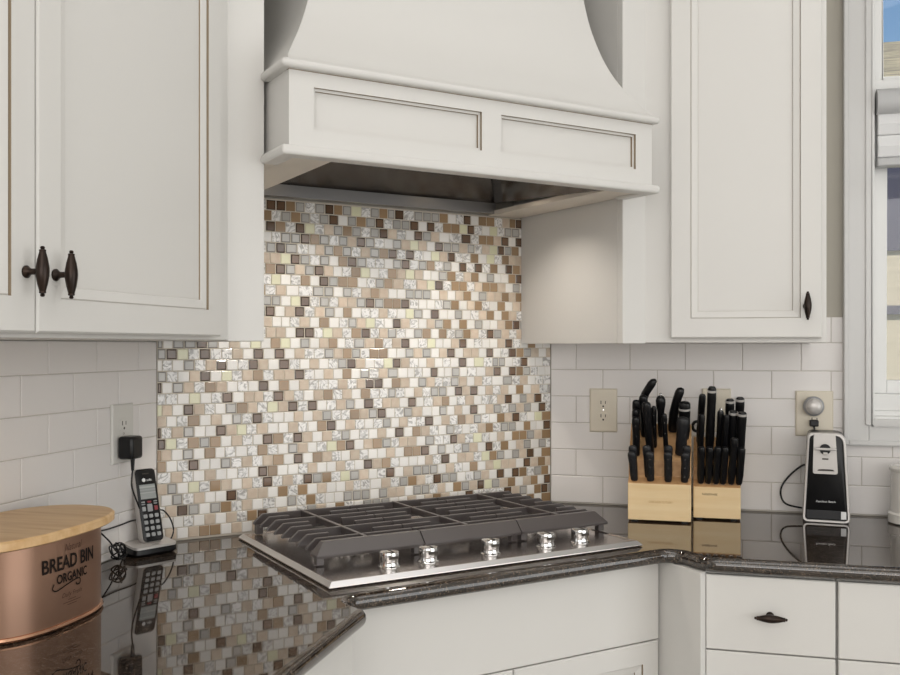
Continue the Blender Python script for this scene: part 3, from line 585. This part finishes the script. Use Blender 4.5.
for u_, v_ in ((-.219,.512),(-.129,.512),(.022,.514),(.166,.516),(.260,.518)):
    X = DIAG @ Matrix.Translation((u_, -v_, ZC+.0095))
    b = MB(X); b.lathe([(0,0),(.0235,0),(.0235,.002),(.0205,.004),(.0185,.012),(.0195,.016),(.0205,.026),(.0195,.030),(.016,.032),(0,.0325)], 'chrome', 28)
    kn = b.build('knob', t)
    b = MB(X); b.box(-.0016,.0016,-.0168,.004,.0322,.0332,'slot'); b.box(-.010,.010,-.0212,-.0195,.018,.0235,'slot'); b.build('knob_mark', kn)
# ------------------------------------------------------------------ outlets
def outlet(frame, x, z, w, h, label, m, ts=(-.019, .019), group='wall outlets'):
    X = frame @ Matrix.Translation((x, 0, z)); t = thing('electrical_outlet', label, 'outlet', X)
    b = MB(X); b.rect_rings(-w/2, w/2, -h/2, h/2, [(0,-.0035,None),(.003,-.0062,None),(.006,-.0065,None)], m, back=-.0006); b.build('wall_plate', t)
    for dz in ts:
        b = MB(X); n = 24
        pl = [(max(-.0145,min(.0145,.0175*cos(2*pi*i/n))), dz+.0142*sin(2*pi*i/n)) for i in range(n)]
        b.prism(pl, -.0082, -.0058, m, axis='y'); rc = b.build('receptacle', t, bevel=.0006)
        b = MB(X); b.box(-.0075,-.0052,-.0086,-.0081,dz-.001,dz+.0085,'slot'); b.box(.0052,.0072,-.0086,-.0081,dz-.0005,dz+.0075,'slot')
        b.prism([(.0026*cos(2*pi*i/10), dz-.0075+.0028*sin(2*pi*i/10)) for i in range(10)], -.0086, -.0081, 'slot', axis='y'); b.build('slots', rc)
    b = MB(X @ Matrix.Rotation(pi/2, 4, 'X')); b.lathe([(0,.0064),(.0028,.0064),(.0026,.0076),(0,.0079)], 'chrome', 10); b.build('screw', t)
    return X
outlet(LEFT, 1.8025, 1.1795, .079, .128, 'white wall outlet on the left wall with a black adapter plugged in', 'platewhite')
outlet(RIGHT, -.2665, 1.1845, .078, .124, 'almond wall outlet left of the knife blocks', 'plate')
outlet(RIGHT, .2985, 1.1855, .096, .122, 'almond wall outlet with round night light above the can opener', 'plate')
t = thing('switch_plate', 'almond wall plate half hidden behind the smaller knife block', 'wall plate', RIGHT @ Matrix.Translation((.044, 0, 1.19)))
X = RIGHT @ Matrix.Translation((.044, 0, 1.19))
b = MB(X); b.rect_rings(-.039,.039,-.06,.06,[(0,-.0035,None),(.003,-.0062,None),(.006,-.0065,None)],'plate',back=-.0006); b.build('wall_plate', t)
b = MB(X); b.box(-.017,.017,-.009,-.0066,-.033,.033,'plate'); b.build('rocker', t, bevel=.001)
# night light
X = RIGHT @ Matrix.Translation((.2985-.004, -.0088, 1.2065)) @ Matrix.Rotation(pi/2, 4, 'X')
t = thing('night_light', 'round grey push night light plugged into the right outlet', 'night light', X)
b = MB(X); b.lathe([(0,.0003),(.018,.0003),(.0245,.004),(.0265,.012),(.0265,.020),(.0245,.024),(.022,.0255),(0,.0255)], 'greyplastic', 32); b.build('housing', t)
b = MB(X); b.lathe([(0,.0257),(.0215,.0257),(.020,.031),(.0155,.0355),(.008,.038),(0,.0387)], 'silver', 32); b.build('lens', t)
# ------------------------------------------------------------------ left adapter, phone, cords
X = LEFT @ Matrix.Translation((1.7975, -.0088, 1.153))
t = thing('power_adapter', 'black power adapter plugged into the left wall outlet with its cord', 'power adapter', X)
b = MB(X); b.box(-.021,.021,-.036,-.0004,-.0265,.022,'black'); b.build('adapter_body', t, bevel=.006, bseg=3)
b = MB(X); b.lathe([(.0046,-.040),(.0046,-.0266),(.0033,-.048),(.003,-.052)], 'black', 10, Matrix.Translation((.002,-.022,0))); 
b = MB(X); b.lathe([(0,-.052),(.0032,-.052),(.005,-.0268),(0,-.0267)], 'black', 10, Matrix.Translation((.002,-.022,0))); b.build('strain_relief', t)
w0 = X @ Vector((.002,-.022,-.05))
b = MB(); b.tube([w0, w0+Vector((0,-.004,-.03)), (-1.184,1.812,1.05), (-1.182,1.828,1.02), (-1.186,1.852,.988), (-1.19,1.874,.965), (-1.192,1.880,.948), (-1.188,1.872,.930), (-1.191,1.850,.9185), (-1.194,1.80,.9183)], .0019, 'black'); b.build('cord', t)
PX = TR(-1.1390, 1.8330, ZC, radians(62))                # cradle: front faces +X
t = thing('phone_cradle', 'black and silver phone charging cradle in the left corner of the counter', 'phone cradle', PX)
b = MB(PX)
def rr(x, y0, y1, z, r=.012, n=4):
    out = []
    for cx_, cy_, a0 in ((x-r,y0+r,-pi/2),(x-r,y1-r,0),(-x+r,y1-r,pi/2),(-x+r,y0+r,pi)):
        for k in range(n+1):
            a = a0 + pi/2*k/n; out.append((cx_+r*cos(a), cy_+r*sin(a), z(cx_+r*cos(a), cy_+r*sin(a)) if callable(z) else z))
    return out
top_z = lambda x, y: .022 + .10*y
b.rings([rr(.047,.004,.058,.0008), rr(.052,.0,.062,.006), rr(.051,.001,.062,lambda x,y: top_z(x,y)-.006)], 'black'); b.build('cradle_base', t)
b = MB(PX); b.rings([rr(.051,.001,.062,lambda x,y: top_z(x,y)-.0058), rr(.051,.001,.062,lambda x,y: top_z(x,y)-.001), rr(.048,.004,.060,top_z)], 'silver'); tp = b.build('cradle_top', t)
b = MB(PX); text_mb(b, 'at&t', .009, 'slot', lambda x, z, l: (x, .0085+z, top_z(x,.0085+z)+l)); b.build('lettering', tp)
# handset leaning back in the cradle
tilt = radians(15)
HX = PX @ Matrix.Translation((.002, .018, .0265)) @ Matrix.Rotation(-tilt, 4, 'X')
t = thing('phone_handset', 'black cordless phone handset with silver sides standing in the cradle', 'phone', HX)
hw, hh, hd = .0252, .162, .024
def rect2(w, z0, z1, r, y, n=5):
    out = []
    for cx_, cz_, a0 in ((w-r,z0+r,-pi/2),(w-r,z1-r,0),(-w+r,z1-r,pi/2),(-w+r,z0+r,pi)):
        for k in range(n+1): a = a0+pi/2*k/n; out.append((cx_+r*cos(a), y, cz_+r*sin(a)))
    return out
b = MB(HX); b.rings([rect2(hw-.003,.003,hh-.003,.008,hd), rect2(hw,.0,hh,.010,hd-.006), rect2(hw,.0,hh,.010,.005), rect2(hw-.001,.001,hh-.001,.009,.001)], 'silver'); b.build('handset_shell', t)
b = MB(HX); b.rings([rect2(hw-.0012,.0012,hh-.0012,.009,.0012), rect2(hw-.0012,.0012,hh-.0012,.009,-.0008), rect2(hw-.003,.003,hh-.003,.007,-.002)], 'black'); fp = b.build('face_plate', t)
b = MB(HX); b.box(-.0185,.0185,-.0028,-.0015,.094,.126,'lcd'); b.build('display', t)
b = MB(HX); b.rings([rect2(.008,.1485,.1515,.0014,-.0022), rect2(.008,.1485,.1515,.0014,-.0026)], 'slot'); b.build('earpiece', t)
b = MB(HX); n = 14; b.prism([(-.006+.0042*cos(2*pi*i/n), .136+.0042*sin(2*pi*i/n)) for i in range(n)], -.0026, -.0019, 'whiteprint', axis='y'); text_mb(b, 'at&t', .0075, 'whiteprint', lambda x, z, l: (.0065+x, -.0021-l, .1355+z)); b.build('logo', t)
for r in range(4):
    for c_ in range(3):
        b = MB(HX); x = (c_-1)*.0135; z = .012 + r*.0135
        b.rings([rect2(.0046,0,.0085,.002,-.0015), rect2(.0044,.0002,.0083,.002,-.0034)], 'key', xf=Matrix.Translation((x,0,z))); b.build('key', t)
for x, z, w_, h_, m_ in ((-.0145,.068,.0042,.010,'key'),(.0145,.068,.0042,.010,'keyred'),(0,.066,.0062,.017,'greyplastic'),(-.0145,.0815,.0045,.003,'key'),(.0145,.0815,.0045,.003,'key'),(-.0145,.0865,.0045,.003,'key'),(.0145,.0865,.0045,.003,'key'),(0,.0855,.005,.004,'keyred')):
    b = MB(HX); b.rings([rect2(w_,0,h_,.0014,-.0015), rect2(w_-.0003,.0003,h_-.0003,.0014,-.0032)], m_, xf=Matrix.Translation((x,0,z))); b.build('key', t)
t = thing('coiled_cable', 'black cable bundled in loops between the bread bin and the phone', 'cable', TR(-1.17, 1.76, ZC))
b = MB(); pts = [(-1.200,1.69,.990),(-1.196,1.705,.987),(-1.19,1.735,.960),(-1.186,1.755,.935)]
rn = random.Random(3)
for k in range(34):
    a = k*.85; pts.append((-1.181+.010*cos(a*1.3)+rn.uniform(-.004,.004), 1.752+.014*cos(a), .937+.015*sin(a)+rn.uniform(-.004,.004)))
pts += [(-1.186,1.765,.925),(-1.196,1.790,.918),(-1.200,1.815,.918)]
b.tube(pts, .0017, 'black', seg=6, sub=4); b.build('loops', t)
b = MB(); b.tube([(-1.204,1.69,.990),(-1.204,1.73,.984),(-1.2045,1.78,.983),(-1.2045,1.84,.985),(-1.204,1.87,.98)], .0017, 'black', seg=6); b.build('straight_run', t)
t = thing('looped_cable', 'thin black cable curving down on the right side of the phone', 'cable', TR(-1.165, 1.925, ZC))
b = MB(); b.tube([(-1.176,1.905,.999),(-1.172,1.915,.994),(-1.166,1.930,.974),(-1.163,1.938,.948),(-1.166,1.930,.928),(-1.176,1.915,.9165)], .0017, 'black', seg=6); b.build('loop', t)
# ------------------------------------------------------------------ bread bin
BX, BY = -1.096, 1.345
t = thing('bread_bin', 'copper bread bin with a pale wooden lid at the left edge of the counter', 'bread bin', TR(BX, BY, ZC, pi/2))
def sup(a, b_, z, n=2.5, seg=72):
    out = []
    for i in range(seg):
        th = 2*pi*i/seg; c_, s_ = cos(th), sin(th)
        out.append((BX + a*math.copysign(abs(c_)**(2/n), c_), BY + b_*math.copysign(abs(s_)**(2/n), s_), z))
    return out
ba, bb = .1045, .148
b = MB(); b.rings([sup(ba-.006,bb-.006,ZC+.006), sup(ba,bb,ZC+.008), sup(ba,bb,ZC+.143), sup(ba-.002,bb-.002,ZC+.143)], 'copper'); b.build('bin_body', t)
b = MB(); b.rings([sup(ba-.008,bb-.008,ZC+.0006), sup(ba+.0015,bb+.0015,ZC+.0015), sup(ba+.004,bb+.004,ZC+.005), sup(ba+.0025,bb+.0025,ZC+.0085), sup(ba+.0002,bb+.0002,ZC+.0095)], 'copperrim'); b.build('base_rim', t)
b = MB(); b.rings([sup(ba+.003,bb+.038,ZC+.1435), sup(ba+.0065,bb+.0420,ZC+.146), sup(ba+.0065,bb+.0420,ZC+.157), sup(ba+.003,bb+.038,ZC+.160), sup(ba-.03,bb-.03,ZC+.1604)], 'lidwood', smooth=True); b.build('lid', t)
def on_bin(yc, zc_):
    def f(x, z, l):
        yy = yc + x - BY; a = 1-abs(yy/bb)**2.5; X_ = BX + ba*a**(1/2.5)
        return Vector((X_+l+.0004, yc+x, zc_+z))
    return f
yc = 1.340
b = MB(); text_mb(b, 'BREAD BIN', .031, 'print', on_bin(yc, 1.0185), width=.126, bold=.0007); b.build('lettering', t)
b = MB(); text_mb(b, 'ORGANIC', .021, 'print', on_bin(yc+.004, .994), width=.076, bold=.0004); b.build('lettering', t)
b = MB(); text_mb(b, 'Natural', .017, 'printsoft', on_bin(yc+.004, 1.042), shear=.4, width=.044); b.build('lettering', t)
b = MB(); text_mb(b, 'Daily Fresh', .010, 'printsoft', on_bin(yc+.002, .966), shear=.3, width=.05)
f = on_bin(yc+.002, .957); 
for zz, w_ in ((0,.010),(-.004,.022),(-.008,.012)):
    for k in range(6):
        x0 = -w_ + k*w_/3; b.add([f(x0,zz,.0006),f(x0+w_/3,zz,.0006),f(x0+w_/3,zz+.0009,.0006),f(x0,zz+.0009,.0006)], [(0,1,2,3)], 'printsoft')
b.build('lettering', t)
f = on_bin(yc, .9815); b = MB()
cv = catmull([Vector(p) for p in ((-.040,.008,0),(-.043,.000,0),(-.034,-.004,0),(-.012,.001,0),(.010,.005,0),(.022,.004,0),(.022,-.004,0),(.014,-.004,0),(.012,.000,0))], 6)
for p0, p1 in zip(cv, cv[1:]):
    d = (p1-p0).normalized(); n_ = Vector((-d.y, d.x, 0))*.0011
    b.add([f(*(p0+n_).xy,.0006),f(*(p1+n_).xy,.0006),f(*(p1-n_).xy,.0006),f(*(p0-n_).xy,.0006)], [(0,1,2,3)], 'print')
b.build('printed_swirl', t)
# ------------------------------------------------------------------ knife blocks
def block(x, y, w, prof, depth, label, txt, tz, tx, tm, tw):
    X = TR(x, y, ZC); t = thing('knife_block', label, 'knife block', X)
    zf = .0045
    b = MB(X); pl = [(0,zf),(0,prof[0]),(.030,prof[1]),(.030,prof[2]),(prof[4],prof[3]),(depth,prof[3]),(depth,zf)]
    n = len(pl); fa = [(-w/2,)+p for p in pl]; fb = [(w/2,)+p for p in pl]
    k_side = 'block'
    tri = [tuple(t_) for t_ in tessellate_polygon([[Vector((p[0],p[1],0)) for p in pl]])]
    b.add(fa, tri, 'block'); b.add(fb, tri, 'block')
    for i in range(n):
        j = (i+1) % n; b.add([fa[i],fb[i],fb[j],fa[j]], [(0,1,2,3)], 'block' if i in (0,5,4) else 'blockdark')
    b.build('block_body', t, bevel=.0015)
    for sx in (-1, 1):
        for yy in (.018, depth-.018):
            b = MB(X); b.box(sx*(w/2-.016)-.008, sx*(w/2-.016)+.008, yy-.008, yy+.008, .0003, zf, 'blacksoft'); b.build('foot', t)
    b = MB(X); text_mb(b, txt, .008, tm, lambda xx, z, l: (tx+xx, -l, tz+z), width=tw); b.build('lettering', t)
    return X
M['burn'] = mat('branded_wood', '5C4222', .6); M['burnsoft'] = mat('faint_branded_wood', 'C09A62', .5)
LBX = block(-.1015, 2.50, .159, (.099,.114,.156,.243,.125), .150, 'larger pale wooden knife block on the left full of knives with rounded black handles', 'CHICAGO CUTLERY', .052, .004, 'burnsoft', .060)
RBX = block(.0425, 2.57, .119, (.086,.100,.135,.205,.110), .130, 'smaller pale wooden knife block on the right full of knives with slim black handles', 'FARBERWARE', .0665, -.018, 'burn', .038)
def knife(X, label, kind, base, top, group):
    B, T = Vector(base), Vector(top); ax = (T-B); L = ax.length; ax.normalize()
    xx = Vector((1,0,0)); xx = (xx - ax*xx.dot(ax)).normalized(); yy = ax.cross(xx)
    K = X @ Matrix(((xx.x,yy.x,ax.x,B.x),(xx.y,yy.y,ax.y,B.y),(xx.z,yy.z,ax.z,B.z),(0,0,0,1)))
    names = {'scissor': ('kitchen_scissors','scissors'), 'steel': ('honing_steel','honing steel'), 'honer': ('honing_steel','honing steel'), 'peeler': ('utility_knife','knife'),
             'curved': ('carving_knife','knife'), 'bread': ('bread_knife','knife'), 'cleaver': ('cleaver','knife'), 'steak': ('steak_knife','knife'), 'rsteak': ('steak_knife','knife'), 'paring': ('paring_knife','knife')}
    nm, ct = names.get(kind, ('chef_knife','knife'))
    t = thing(nm, label, ct, K, group)
    w, th = {'steak': (.0110,.008), 'rsteak': (.0100,.0078), 'paring': (.0105,.008), 'chef': (.0120,.0095), 'rchef': (.0118,.0095), 'slim': (.0072,.0065), 'rslim': (.0085,.007),
             'bread': (.0125,.0105), 'cleaver': (.0150,.011), 'curved': (.0115,.010), 'steel': (.0125,.0125), 'honer': (.0085,.0085), 'scissor': (.0095,.008), 'peeler': (.0085,.0065), 'big': (.0160,.012)}[kind]
    z0 = .003
    b = MB(K); n = 16; R_ = []
    if kind in ('steak','paring','slim','big','chef'): st = [(0,.78,.85),(.04,.86,.95),(.3,.9,1),(.6,.88,1),(.85,1,1),(.95,.92,.9),(.985,.66,.65),(1,.2,.2)]
    elif kind == 'steel': st = [(0,.5,.5),(.06,.62,.62),(.3,.7,.7),(.62,.75,.75),(.78,1,1),(.9,1.02,1.02),(.97,.72,.72),(1,.3,.3)]
    elif kind in ('curved','bread'): st = [(0,.9,.9),(.1,1,1),(.4,1,1),(.7,.92,.95),(.9,.95,.95),(.97,.75,.75),(1,.25,.25)]
    else: st = [(0,.62,.8),(.03,.82,.95),(.25,1,1),(.55,.95,1),(.85,1,1),(.97,.95,.95),(1,.7,.7)]
    for f_, a, c_ in st:
        z = z0 + f_*(L-z0); dx = 0
        if kind == 'curved': dx = -.014*sin(pi*f_)*1.0
        if kind == 'bread': dx = -.006*sin(pi*f_)
        R_.append([(dx + w*a*cos(2*pi*i/n), th*c_*math.copysign(abs(sin(2*pi*i/n))**.8, sin(2*pi*i/n)), z) for i in range(n)])
    b.rings(R_, 'black' if kind not in ('big','steak') else 'blacksoft'); h = b.build('handle', t, sharp=50)
    b = MB(K); b.box(-w*.55, w*.55, -.0012, .0012, -.004, z0+.0005, 'blade'); b.build('blade', t)
    if kind in ('steak','paring','slim'):
        for f_ in (.22,.52,.8):
            b = MB(K @ Matrix.Translation((0,-th*.985,z0+f_*(L-z0))) @ Matrix.Rotation(pi/2,4,'X')); b.lathe([(0,-.0008),(.0017,-.0008),(.0016,.0005),(0,.0008)], 'blade', 10); b.build('rivet', h)
    if kind in ('rchef','cleaver'):
        z = z0 + (.93 if kind == 'rchef' else .80)*(L-z0)
        b = MB(K); R2 = [[(w*1.02*cos(2*pi*i/n), th*1.03*math.copysign(abs(sin(2*pi*i/n))**.8, sin(2*pi*i/n)), zz) for i in range(n)] for zz in (z, z+.006)]
        b.rings(R2, 'silver'); b.build('end_band', h)
    if kind in ('steel','honer'):
        b = MB(K @ Matrix.Translation((0,0,L-.0005))); b.lathe([(0,0),(.003,0),(.0025,.003),(.004,.005),(.003,.008),(0,.0085)], 'chrome', 12); b.build('hanging_ring', t)
    if kind == 'scissor':
        b = MB(K); c0 = Vector((-.010,0,.050))
        b.tube([c0+Vector((.010*cos(a),0,.014*sin(a))) for a in [k*2*pi/14 for k in range(15)]], .0042, 'black', seg=8, sub=2); b.build('finger_loop', t)
    return t
gl_ = 'knives in the larger block'; gr_ = 'knives in the smaller block'
ordn = ['leftmost', 'second from the left', 'third from the left', 'rightmost']
F4 = [((-.063,.010,.1045),(-.068,-.029,.183)),((-.022,.010,.1045),(-.022,-.030,.184)),((.022,.010,.1045),(.023,-.031,.185)),((.063,.010,.1045),(.066,-.031,.185))]
B4 = [((-.065,.0235,.112),(-.066,-.0195,.198)),((-.028,.0235,.112),(-.031,-.0205,.199)),((.0225,.0235,.112),(.0235,-.0215,.201)),((.0665,.0235,.112),(.0685,-.0215,.202))]
for k in range(4): knife(LBX, '%s riveted steak knife in front row of the larger knife block' % ordn[k], 'steak', *F4[k], gl_)
for k in range(4): knife(LBX, '%s steak knife in second row of the larger knife block' % ordn[k], 'steak', *B4[k], gl_)
for lab, kind, ba_, to in [
    ('lowest of three stacked black paring knives at left of larger block', 'paring', (-.060,.040,.1655), (-.059,-.008,.271)),
    ('middle of three stacked black paring knives at left of larger block', 'paring', (-.061,.058,.182), (-.060,.009,.290)),
    ('highest of three stacked black paring knives at left of larger block', 'paring', (-.062,.076,.198), (-.060,.023,.313)),
    ('tall carving knife with hooked black handle at the left back of the larger block', 'curved', (-.060,.110,.2297), (-.013,.048,.367)),
    ('black knife handle behind the chef knife, just right of the hooked carving knife', 'chef', (-.041,.090,.2115), (-.043,.038,.325)),
    ('long black chef knife left of the middle of the larger block', 'chef', (-.024,.045,.170), (-.032,-.019,.311)),
    ('slim black knife between the chef knife and the honing steel', 'slim', (-.014,.062,.1857), (-.014,.008,.299)),
    ('black honing steel with round knob and silver ring in the larger block', 'steel', (.001,.090,.2115), (.002,.037,.324)),
    ('slim black riveted knife right of the middle of the larger block', 'slim', (.0165,.045,.170), (.0125,-.004,.281)),
    ('tall bread knife with slanting thick black handle at the back of the larger block', 'bread', (.030,.105,.225), (.054,.049,.345)),
    ('black cleaver handle with a grey band at the right back of the larger block', 'cleaver', (.061,.084,.206), (.063,.036,.308)),
    ('thick black rounded handle at the right front of the larger block', 'big', (.052,.045,.170), (.060,-.002,.272))]:
    knife(LBX, lab, kind, ba_, to, gl_)
for k, (x0, x1, zt) in enumerate(((-.041,-.039,.193),(-.022,-.018,.193),(-.003,.002,.194),(.015,.0205,.194),(.0355,.043,.219),(.055,.061,.193))):
    knife(RBX, '%s slim black steak knife in the front row of the smaller block' % ('leftmost','second','third','fourth','fifth, taller','rightmost')[k], 'rsteak', (x0,.012,.0923), (x1,-.029 if k != 4 else -.039,zt), gr_)
for lab, kind, ba_, to in [
    ('black scissors with a finger loop at the left back of the smaller block', 'scissor', (-.045,.092,.1895), (-.036,.045,.325)),
    ('tallest black chef knife with silver butt in the smaller block', 'rchef', (-.019,.060,.1615), (-.012,-.005,.347)),
    ('slim black knife in front of the scissors at the left of the smaller block', 'rslim', (-.043,.045,.1485), (-.038,.001,.275)),
    ('narrow black honing steel with a small silver ring in the smaller block', 'honer', (.005,.062,.1632), (.010,.018,.284)),
    ('silver-butted black knife, left one of the high back pair in smaller block', 'rchef', (.032,.090,.1877), (.0345,.046,.313)),
    ('silver-butted black knife, right one of the high back pair in smaller block', 'rchef', (.056,.090,.1877), (.060,.044,.318)),
    ('silver-butted black knife, left one of the lower right pair in smaller block', 'rchef', (.038,.060,.1615), (.042,.016,.284)),
    ('silver-butted black knife, right one of the lower right pair in smaller block', 'rchef', (.058,.050,.1528), (.064,.005,.282)),
    ('dull grey black utility knife in the middle of the smaller block', 'peeler', (.017,.045,.1485), (.024,.002,.274))]:
    knife(RBX, lab, kind, ba_, to, gr_)
# ------------------------------------------------------------------ can opener
OX = TR(.3130, 2.600, ZC, radians(-5.5))
t = thing('can_opener', 'black and silver electric can opener standing on the counter below the right outlet', 'can opener', OX)
def ol(s_, y, wb_=.0575, wt=.0455, h=.231, r=.014, z0=.0008, n=5):
    # tapered upright outline with rounded corners, shrunk by s_
    P_ = [(-wb_+s_, z0+s_), (wb_-s_, z0+s_), (wt-s_, h-s_), (-wt+s_, h-s_)]
    pts = round_path([P_[-1]]+P_+[P_[0]], [0]+[max(r-s_,.003), max(r-s_,.003), r*1.7, r]+[0], n)[1:-1]
    return [(p.x, y, p.y) for p in pts]
lean = lambda pts, k: [(x, y + k*z, z) for x, y, z in pts]
b = MB(OX); b.rings([ol(.004,.100), ol(.0,.092), ol(.0,.014)], 'black'); b.build('housing', t, sharp=50)
b = MB(OX); b.rings([ol(.0,.0139), ol(0,.002), ol(.0015,0), ol(.0055,0), ol(.0065,.004)], 'silver', cap0=False, cap1=False); b.build('rim', t, sharp=50)
b = MB(OX); b.rings([ol(.0064,.0138), ol(.0064,.0045), ol(.008,.0035)], 'black', cap0=False); b.build('front_cover', t, sharp=50)
def plate(pts, y0, y1, m, name, par, **k):
    b = MB(OX); b.prism([(p.x,p.y) for p in pts], y0, y1, m, axis='y'); return b.build(name, par, **k)
pts = round_path([(-.004,.226),(-.030,.226),(-.0325,.126),(.0275,.126),(.022,.226),(-.004,.226)], [0,.004,.006,.006,.004,0], 4)[1:-1]
fp = plate(pts, -.004, .0034, 'silver', 'face_plate', t, bevel=.0015)
b = MB(OX); b.prism([(.0135*cos(2*pi*i/20)-.003, .190+.0135*sin(2*pi*i/20)) for i in range(20)], -.011, -.0042, 'black', axis='y'); b.build('cutter_head', t, bevel=.002)
b = MB(OX); b.box(-.029,.024,-.017,-.0112,.1875,.194,'silver'); b.build('lever', t, bevel=.0025)
b = MB(OX); b.box(-.008,.003,-.015,-.0112,.176,.183,'silver'); b.build('gear_wheel', t, bevel=.002)
b = MB(OX); b.box(-.010,.005,-.0052,-.0042,.163,.1665,'slot'); 
b.prism([(-.0215,.134),(.0195,.134),(.0165,.1375),(.010,.1385),(-.010,.1385),(-.0185,.1375)], -.0052, -.0042, 'slot', axis='y'); b.build('badge', t)
b = MB(OX); text_mb(b, 'Hamilton Beach', .0078, 'whiteprint', lambda x, z, l: (-.001+x, .0034-l, .0545+z), width=.046); b.build('lettering', t)
b = MB(OX); b.box(-.048,.048,.0005,.0034,.010,.0325,'blacksoft'); b.build('base_recess', t, bevel=.001)
b = MB(OX); b.box(.035,.0475,-.0006,.0004,.0115,.031,'whiteprint'); b.build('sticker', t)
plug = Vector((.3145-.0185, YR-.009, 1.160))
b = MB(); b.box(plug.x-.0115, plug.x+.0115, YR-.027, YR-.0089, plug.z-.008, plug.z+.0095, 'black'); b.build('plug', t, bevel=.003)
b = MB(); b.tube([(plug.x,YR-.020,plug.z-.007),(plug.x+.001,YR-.022,plug.z-.025),(plug.x-.002,YR-.017,1.09),(.285,YR-.016,1.055),(.262,YR-.016,1.043),(.232,YR-.017,1.015),(.213,YR-.02,.985),(.212,2.705,.960),(.225,2.69,.944),(.262,2.675,.938)], .0026, 'black'); b.build('cord', t)
# ------------------------------------------------------------------ canister
KX = TR(.533, 2.650, ZC)
t = thing('canister', 'white ceramic canister with lid at the right edge of the counter', 'canister', KX)
b = MB(KX); b.lathe([(0,.0006),(.060,.0006),(.0655,.004),(.0655,.026),(.0625,.028),(.0595,.030),(.0585,.133),(0,.133)], 'ceramic', 48); b.build('pot', t)
b = MB(KX); b.lathe([(0,.1335),(.0605,.1335),(.062,.136),(.062,.142),(.058,.147),(.03,.152),(.012,.153),(.012,.160),(.016,.166),(.012,.171),(0,.172)], 'ceramic', 48); b.build('lid', t)
# ------------------------------------------------------------------ light
def area(name, loc, rot, sx, sy, power, col, spread=None):
    l = bpy.data.lights.new(name, 'AREA'); l.shape = 'RECTANGLE'; l.size = sx; l.size_y = sy; l.energy = power; l.color = col
    if spread: l.spread = spread
    o = bpy.data.objects.new(name, l); COL.objects.link(o); o.location = loc; o.rotation_euler = rot; return o
area('ceiling_light', (.09, 1.42, 2.71), (0,0,pi/4), 1.9, .8, 6, (1,.985,.975))
area('ceiling_light', (.15, -1.1, 2.71), (0,0,0), 2.5, 1.8, 21, (1,.985,.975))
area('rear_fill_light', (.75, -2.86, 1.72), (radians(90),0,0), 4.2, 1.7, 62, (1,.985,.985))  # added frontal fill on the rear wall; no patio window stands there
area('side_fill_light', (2.95, .2, 1.35), (radians(90),0,radians(90)), 3.4, 2.2, 46, (.95,.98,1))  # cool fill added on the blank side wall, standing in for daylight
sun = bpy.data.lights.new('sun', 'SUN'); sun.energy = 3.5; sun.angle = .02; so = bpy.data.objects.new('sun', sun); COL.objects.link(so); so.rotation_euler = (radians(50), 0, radians(-20))
w = bpy.data.worlds.new('sky'); SC.world = w; w.use_nodes = True; nt = w.node_tree
sk = nt.nodes.new('ShaderNodeTexSky'); sk.sky_type = 'HOSEK_WILKIE'; sk.turbidity = 2.2
sk.sun_direction = Vector((-.3,-.7,.65)).normalized()
bg = nt.nodes['Background']; bg.inputs['Strength'].default_value = 3.2; nt.links.new(sk.outputs[0], bg.inputs[0])
# ------------------------------------------------------------------ camera
cam = bpy.data.cameras.new('camera'); cam.sensor_width = 36; cam.lens = 950/900*36; cam.shift_y = (345.4-337.5)/900; cam.clip_start = .02
co = bpy.data.objects.new('camera', cam); COL.objects.link(co); co.location = (0, 0, 1.3695); co.rotation_euler = (radians(90), 0, math.atan(250/950)); SC.camera = co
vs_ = SC.view_settings; vs_.view_transform = 'Standard'; vs_.look = 'None'; vs_.gamma = 1; vs_.exposure = .05; vs_.use_curve_mapping = False
for o in bpy.data.objects:
    if 'mw' in o: del o['mw']
